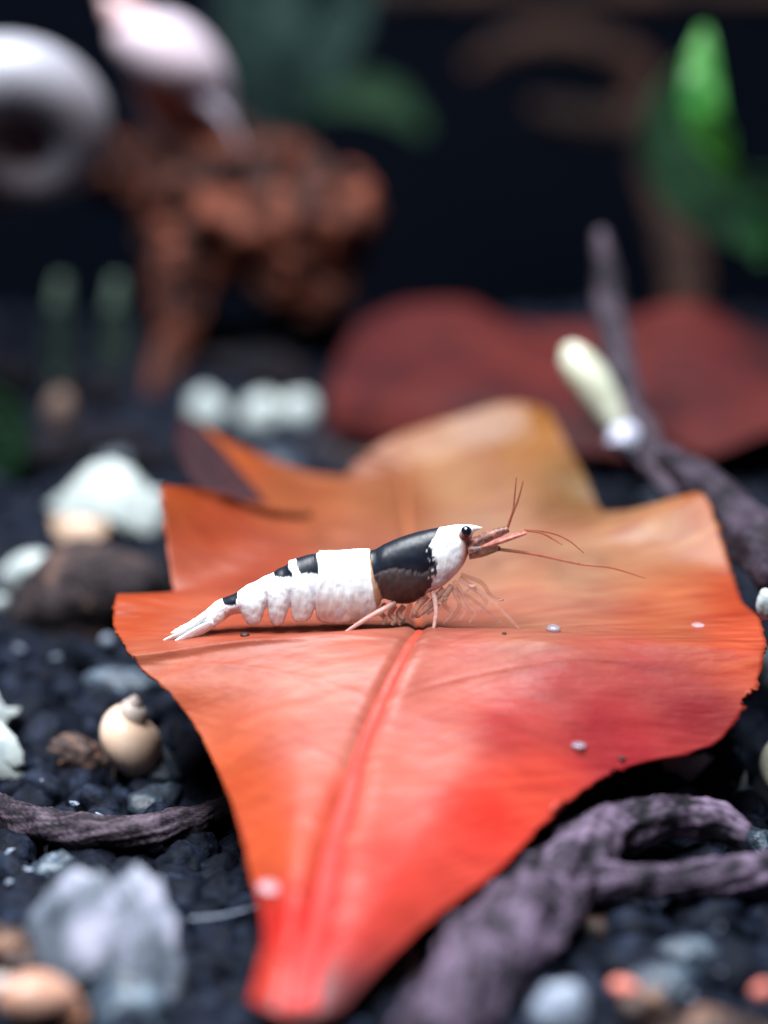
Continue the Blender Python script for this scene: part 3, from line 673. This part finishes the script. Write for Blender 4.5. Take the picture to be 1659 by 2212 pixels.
def pebble(name, label, cat, px, py, h, rpx, m, rough=.18, seed=0., group=None, rot=0.0, y=None, flat=.8):
    c = PG(px, py, h) if y is None else PY(px, py, y); k = mm(1, c)
    v, f = lump((0, 0, 0), (rpx[0] * k, (rpx[0] + rpx[1]) * .5 * k * flat, rpx[1] * k), rough, 1.0, seed)
    v = v @ rotm(('Y', rot)).T + c
    base = (c[0], c[1], v[:, 2].min())
    return tag(mesh_obj(name, v, f, M[m], base=base), label, cat, group)
pebble('pebble', 'white oval pebble with a darker side behind the left tip of the torn leaf edge', 'pebble', 448, 895, 1.6, (44, 56), 'shell_white', seed=3, rot=-15)
pebble('pebble', 'white round pebble touching a smaller white pebble on the far soil', 'pebble', 566, 905, 1.6, (46, 56), 'shell_white', seed=5)
pebble('pebble', 'smaller white pebble with a pinkish side touching a round white pebble', 'pebble', 648, 892, 1.8, (42, 48), 'shell_white', seed=6)
pebble('stone', 'brown grey flat stone in front of the white pebbles behind the leaf', 'stone', 690, 985, .8, (62, 28), 'mud', seed=8)
pebble('pebble', 'glossy white oval pebble beside the dark brown stone', 'pebble', 60, 1238, 2.0, (62, 44), 'shell_white', seed=9, rot=-25, rough=.1)
pebble('pebble', 'small white pebble at the foot of the dark brown stone', 'pebble', -2, 1304, 1.5, (22, 20), 'shell_white', seed=10)
pebble('stone', 'dark brown rough stone left of the orange leaf lobes', 'stone', 200, 1290, 2.6, (165, 135), 'mud', seed=12, rough=.3, rot=-18)
pebble('stone', 'small blue grey stone tucked under the left edge of the orange leaf', 'stone', 262, 1478, 1.2, (88, 36), 'soil_blue', seed=15, rot=5)
pebble('pale_fleck', 'tiny pale round bead on the soil below the left leaf tip', 'bead', 232, 1385, 2.2, (15, 15), 'pebble', seed=16)
pebble('pebble', 'tan upright pebble in the shade below the green stems', 'pebble', 128, 890, 2.5, (30, 48), 'tan', seed=21, rot=15)
pebble('pebble', 'pale grey blue square pebble below the forked driftwood', 'pebble', 1208, 2180, 2.2, (62, 62), 'pebble', seed=23, rough=.24)
pebble('pebble', 'coral pink pebble lying beside the grey square pebble', 'pebble', 1348, 2132, 3.0, (34, 17), 'coral', seed=25, rot=12)
pebble('pebble', 'coral pink pebble wedged among grains under the driftwood branch', 'pebble', 1645, 2140, 3.0, (24, 18), 'coral', seed=27, rot=-25)
pebble('stone', 'smooth blue grey stone under the arch of the forked driftwood', 'stone', 1490, 2065, 1.0, (72, 44), 'soil_blue', seed=29)
pebble('stone', 'brown speckled rough stone beside the cream pond snail', 'stone', 160, 1632, 1.4, (58, 46), 'soil_brown', seed=31, rough=.35)
pebble('pebble', 'small white pebble beside the right lobe of the orange leaf', 'pebble', 1655, 1305, 2.0, (20, 34), 'shell_white', seed=33, y=-2)
pebble('stone', 'rounded grey stone below the forked driftwood behind the coral pebble', 'stone', 1425, 2135, 1.2, (78, 52), 'soil_blue', seed=35)

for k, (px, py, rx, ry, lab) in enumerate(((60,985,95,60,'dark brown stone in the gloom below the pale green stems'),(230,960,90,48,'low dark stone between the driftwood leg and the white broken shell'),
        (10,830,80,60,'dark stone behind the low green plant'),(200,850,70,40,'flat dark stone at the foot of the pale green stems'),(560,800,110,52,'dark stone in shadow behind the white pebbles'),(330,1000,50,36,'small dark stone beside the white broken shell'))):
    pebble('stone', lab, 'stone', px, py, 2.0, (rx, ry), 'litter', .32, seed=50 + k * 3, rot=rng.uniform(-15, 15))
# broken shells
def shard(name, label, px, py, h, pts, m, curl=.35, y=None, thick=.35, group=None, tilt=0.4):
    """a curved broken plate: outline in pixels about its centre"""
    c = PG(px, py, h) if y is None else PY(px, py, y); k = mm(1, c)
    P = np.array(pts, float); n = len(P); rings = 7; V = [c + np.array([0, -curl * k * np.abs(P).max(), 0])]
    dense = []
    for i in range(n):
        a, b = P[i], P[(i + 1) % n]
        for t in (0, .25, .5, .75):
            dense.append(a * (1 - t) + b * t + (rng.uniform(-1, 1, 2) * .03 * np.abs(P).max() if t else 0))
    D = np.array(dense); m_ = len(D); R = np.abs(P).max()
    for r in range(1, rings + 1):
        for q in D * r / rings:
            d2 = (q[0] ** 2 + q[1] ** 2) / R ** 2
            V.append(c + np.array([q[0] * k, (-curl * (1 - d2) + tilt * -q[1] / R) * k * R, -q[1] * k]))
    F = [(0, 1 + j, 1 + (j + 1) % m_) for j in range(m_)]
    for r in range(rings - 1):
        for j in range(m_): F.append((1 + r * m_ + j, 1 + (r + 1) * m_ + j, 1 + (r + 1) * m_ + (j + 1) % m_, 1 + r * m_ + (j + 1) % m_))
    base = np.array(V).min(0) * [0, 0, 1] + c * [1, 1, 0]
    return tag(solid(mesh_obj(name, V, F, M[m], base=base), thick, 0), label, 'shell', group)
shard('broken_shell', 'large white wave shaped broken shell beside the left orange lobe', 245, 1085, 3.5, [(-140,5),(-85,-35),(-45,-75),(0,-88),(45,-70),(75,-35),(115,-22),(112,30),(95,62),(60,58),(20,30),(-20,22),(-60,35),(-100,35)], 'shell_white', thick=.9)
shard('broken_shell', 'cream shell piece below the large white broken shell', 172, 1152, 2.2, [(-60,-30),(0,-35),(55,-25),(60,0),(20,15),(-15,40),(-35,38),(-50,0)], 'shell_cream', thick=.6)
shard('broken_shell', 'jagged white shell flake standing among dark grains beside the brown stone', 5, 1620, 2.5, [(-60,-60),(0,-55),(30,-30),(45,0),(48,25),(30,30),(52,65),(20,55),(-60,60)], 'shell_white', thick=.5)
shard('broken_shell', 'white shell flake with a hooked tip above the jagged white flake', 0, 1535, 2.5, [(-60,-60),(-10,-45),(15,-10),(44,-8),(40,4),(22,8),(10,35),(-15,52),(-60,40)], 'shell_white', thick=.5)
shard('broken_shell', 'small cream shell piece poking out below the right leaf edge', 1478, 1650, 1.6, [(-55,-18),(-20,-25),(10,-20),(40,-25),(62,-12),(30,10),(15,38),(-10,18),(-45,14)], 'shell_cream', thick=.35)
shard('broken_shell', 'tiny white shell chip on dark soil above the forked driftwood', 1600, 1690, 1.6, [(-8,18),(0,-10),(12,-22),(12,-5),(4,20)], 'shell_white', thick=.2)
shard('broken_shell', 'tiny pale shell chip beside the thin root', 295, 1960, 1.6, [(-14,-10),(10,0),(20,10),(0,8)], 'pebble', thick=.2)

oa = [(-170,-40),(-120,-130),(-60,-172),(0,-166),(22,-150),(60,-182),(120,-162),(160,-80),(170,20),(152,110),(125,230),(45,240),(50,120),(35,60),(5,25),(-60,35),(-105,90),(-140,40)]
shard('broken_shell', 'mottled lilac grey curved shell piece lying in front of the thin root', 315, 1975, 4.5, [(a - 80, b + 60) for a, b in oa], 'shell_mottled', thick=.5, curl=.32, tilt=.45)
# the milky snail on the twig
c0 = PY(1300, 860, 40); t = thing('pond_snail', 'small milky white slender snail clinging to the upright twig', 'snail', PY(1345, 975, 40))
pts = [PY(1216,752,43),PY(1232,765,43),PY(1262,805,42.5),PY(1295,855,42),PY(1325,905,41.4),PY(1340,935,41)]
V, F = tube(pts, [mm(r, p) for r, p in zip([6,30,42,40,30,22], pts)], 60, 28, .04, .4)
mesh_obj('shell', V, F, M['milk'], base=PY(1345, 975, 40), parent=t)
pts = [PY(1330,915,41.2),PY(1348,940,40.8),PY(1350,962,40.6),PY(1338,972,40.6)]
V, F = tube(pts, [mm(r, p) for r, p in zip([22,46,48,18], pts)], 30, 24, .12, .4, flatten=.8)
mesh_obj('foot', V, F, M['milk_foot'], base=PY(1345, 975, 40), parent=t)

# things lying on the orange leaf
def on_leaf(name, label, cat, px, py, rpx, m, flat=.6, seed=0.):
    p = leaf_top(px, py); k = mm(1, p)
    v, f = lump((0, 0, 0), (rpx * k, rpx * k, rpx * k * flat), .08, 1.0, seed, base=ICO3)
    c = p + np.array([0, 0, rpx * k * flat * .6])
    return tag(mesh_obj(name, v + c, f, M[m], base=p), label, cat)
on_leaf('baby_snail', 'tiny clear bead like snail on the leaf ahead of the shrimp', 'snail', 1194, 1362, 16, 'clear', .55)
on_leaf('egg_speck', 'tiny white speck on the crimson side of the leaf', 'speck', 1255, 1610, 17, 'clear', .35)
on_leaf('egg_speck', 'pale translucent round blob on the lower left edge of the leaf', 'speck', 585, 1920, 30, 'clear_faint', .25)
on_leaf('egg_speck', 'faint pale dot near the right lobe of the leaf', 'speck', 1508, 1352, 14, 'clear_faint', .25)
on_leaf('debris_speck', 'dark oval speck on the leaf crease under the shrimp tail', 'speck', 526, 1374, 10, 'speck', .5)
on_leaf('debris_speck', 'small dark dot on the crimson leaf side below the white speck', 'speck', 1347, 1642, 8, 'speck', .5)
on_leaf('debris_speck', 'tiny dark dot on the leaf crease ahead of the shrimp legs', 'speck', 1088, 1368, 5, 'speck', .5)

# ------------------------------------------------------------------ plants
def leaf_blade(name, pts, wpx, m, base, parent, twist=0.0, bend=.25):
    n, k = 40, 13; Q = smooth(pts, n); V = []
    for i in range(n):
        t = i / (n - 1); hw = mm(wpx, Q[i]) * (math.sin(math.pi * (.03 + .94 * t)) ** .75)
        d = np.gradient(Q, axis=0)[i]; d /= np.linalg.norm(d)
        side = np.cross(d, [0, 1, 0]); side /= np.linalg.norm(side) + 1e-9
        nrm = np.cross(side, d); a = twist
        sd = side * math.cos(a) + nrm * math.sin(a); nn = np.cross(sd, d)
        for j in range(k):
            s = -1 + 2 * j / (k - 1)
            V.append(Q[i] + sd * hw * s + nn * hw * bend * (1 - s * s) + nn * .4 * noise.noise(Vector((i * .2, j * .3, wpx))))
    return solid(mesh_obj(name, V, grid_faces(n, k), M[m], base=base, parent=parent), .3, 0)
def plant(name, label, base, stems, leaves):
    t = thing(name, label, 'plant', base)
    for pts, r, m in stems:
        V, F = tube(pts, [mm(q, p) for q, p in zip(r, pts)], 40, 12, .1, .3); mesh_obj('stem', V, F, M[m], base=base, parent=t)
    for pts, wp, m, tw in leaves: leaf_blade('leaf', pts, wp, m, base, t, tw)
    return t
b0 = PG(1760, 880, 0)
plant('water_plant', 'green water plant with one bright leaf beside the dark background wood', b0,
      [([b0, PY(1760,700,100), PY(1700,560,92), PY(1640,420,88)], [14, 13, 12, 9], 'green_dark')],
      [([PY(1520,60,80),PY(1512,150,78),PY(1516,240,77),PY(1548,320,78),PY(1585,400,80)], 46, 'green', -.5),
       ([PY(1500,120,92),PY(1465,240,91),PY(1490,360,90),PY(1560,450,90),PY(1660,540,90)], 88, 'green_dark', .2),
       ([PY(1590,420,84),PY(1625,480,84),PY(1640,530,84),PY(1640,570,84)], 20, 'green_mid', .3),
       ([PY(1600,380,92),PY(1660,440,92),PY(1720,520,92)], 60, 'green_dark', -.2)])
b1 = PG(640, 820, 0)
plant('water_plant', 'dim teal leaved plant in the dark background behind the tilted snail', b1,
      [([b1, PY(660,500,160), PY(640,200,160), PY(640,-60,160)], [16, 16, 14, 10], 'teal')],
      [([PY(640,260,158),PY(560,160,156),PY(520,40,156),PY(500,-60,156)], 66, 'teal', .2),
       ([PY(650,220,158),PY(690,120,156),PY(740,20,156),PY(800,-60,156)], 70, 'teal', -.3),
       ([PY(660,240,158),PY(760,200,156),PY(850,220,156),PY(920,290,156)], 44, 'green_dark', .4),
       ([PY(640,150,158),PY(600,60,157),PY(610,-60,157)], 60, 'teal', .1),
       ([PY(640,320,158),PY(500,260,157),PY(380,120,157),PY(300,-20,157)], 50, 'teal', .1)])
b2 = PG(20, 1060, 0)
plant('water_plant', 'low dark green plant on the soil left of the white broken shell', b2,
      [([b2, PY(10,1000,b2[1]), PY(0,930,b2[1])], [8, 8, 6], 'green_dark')],
      [([PY(5,1050,b2[1]),PY(25,970,b2[1]-1),PY(20,900,b2[1]-1),PY(-20,840,b2[1]-1)], 40, 'green_dark', .2),
       ([PY(0,1040,b2[1]),PY(-40,960,b2[1]),PY(-50,880,b2[1])], 40, 'green_dark', 0)])
for k, (px, lab) in enumerate(((125, 'pale green upright plant stem farther from the brown driftwood leg'), (245, 'pale green upright plant stem closer to the brown driftwood leg'))):
    bs = PG(px, 830, 0)
    plant('plant_stem', lab, bs, [([bs, PY(px, 760, bs[1]), PY(px + 3, 690, bs[1]), PY(px + 8, 600, bs[1])], [22, 27, 26, 12], 'stem')], [])
# small pale chips added to stand for glints on the soil
for k, (px, py) in enumerate(((20,1840),(160,1735),(215,1760),(60,1880),(20,1905),(95,1690),(1490,2150),(1440,2120),(1560,2100),(1600,2085),(1345,1880),(1590,1620),(330,1395),(120,1420),(40,1400))):
    pebble('pale_fleck', 'tiny pale chip added as a glint among the dark soil grains', 'pale_fleck', px, py, 1.9, (6 + 5 * rng.random(), 3 + 3 * rng.random()), 'pebble', .8, seed=k * 3.3, group='pale glint chips', rot=rng.uniform(-40, 40))
# thin filaments
def filament(label, pts, r):
    V, F = tube(pts, [r * .7] * len(pts), 30, 8)
    return tag(mesh_obj('filament', V, F, M['pebble'], base=pts[0]), label, 'filament')
filament('thin upright pale filament rising from soil under the driftwood branch', [PG(1552,2085,.2), PG(1553,2060,2.0), PG(1556,2000,4.5)], .13)
filament('thin pale filament reaching from the mottled shell to the leaf', [PG(410,1985,2.5), PG(480,1978,2.4), PG(560,1958,2.0)], .13)
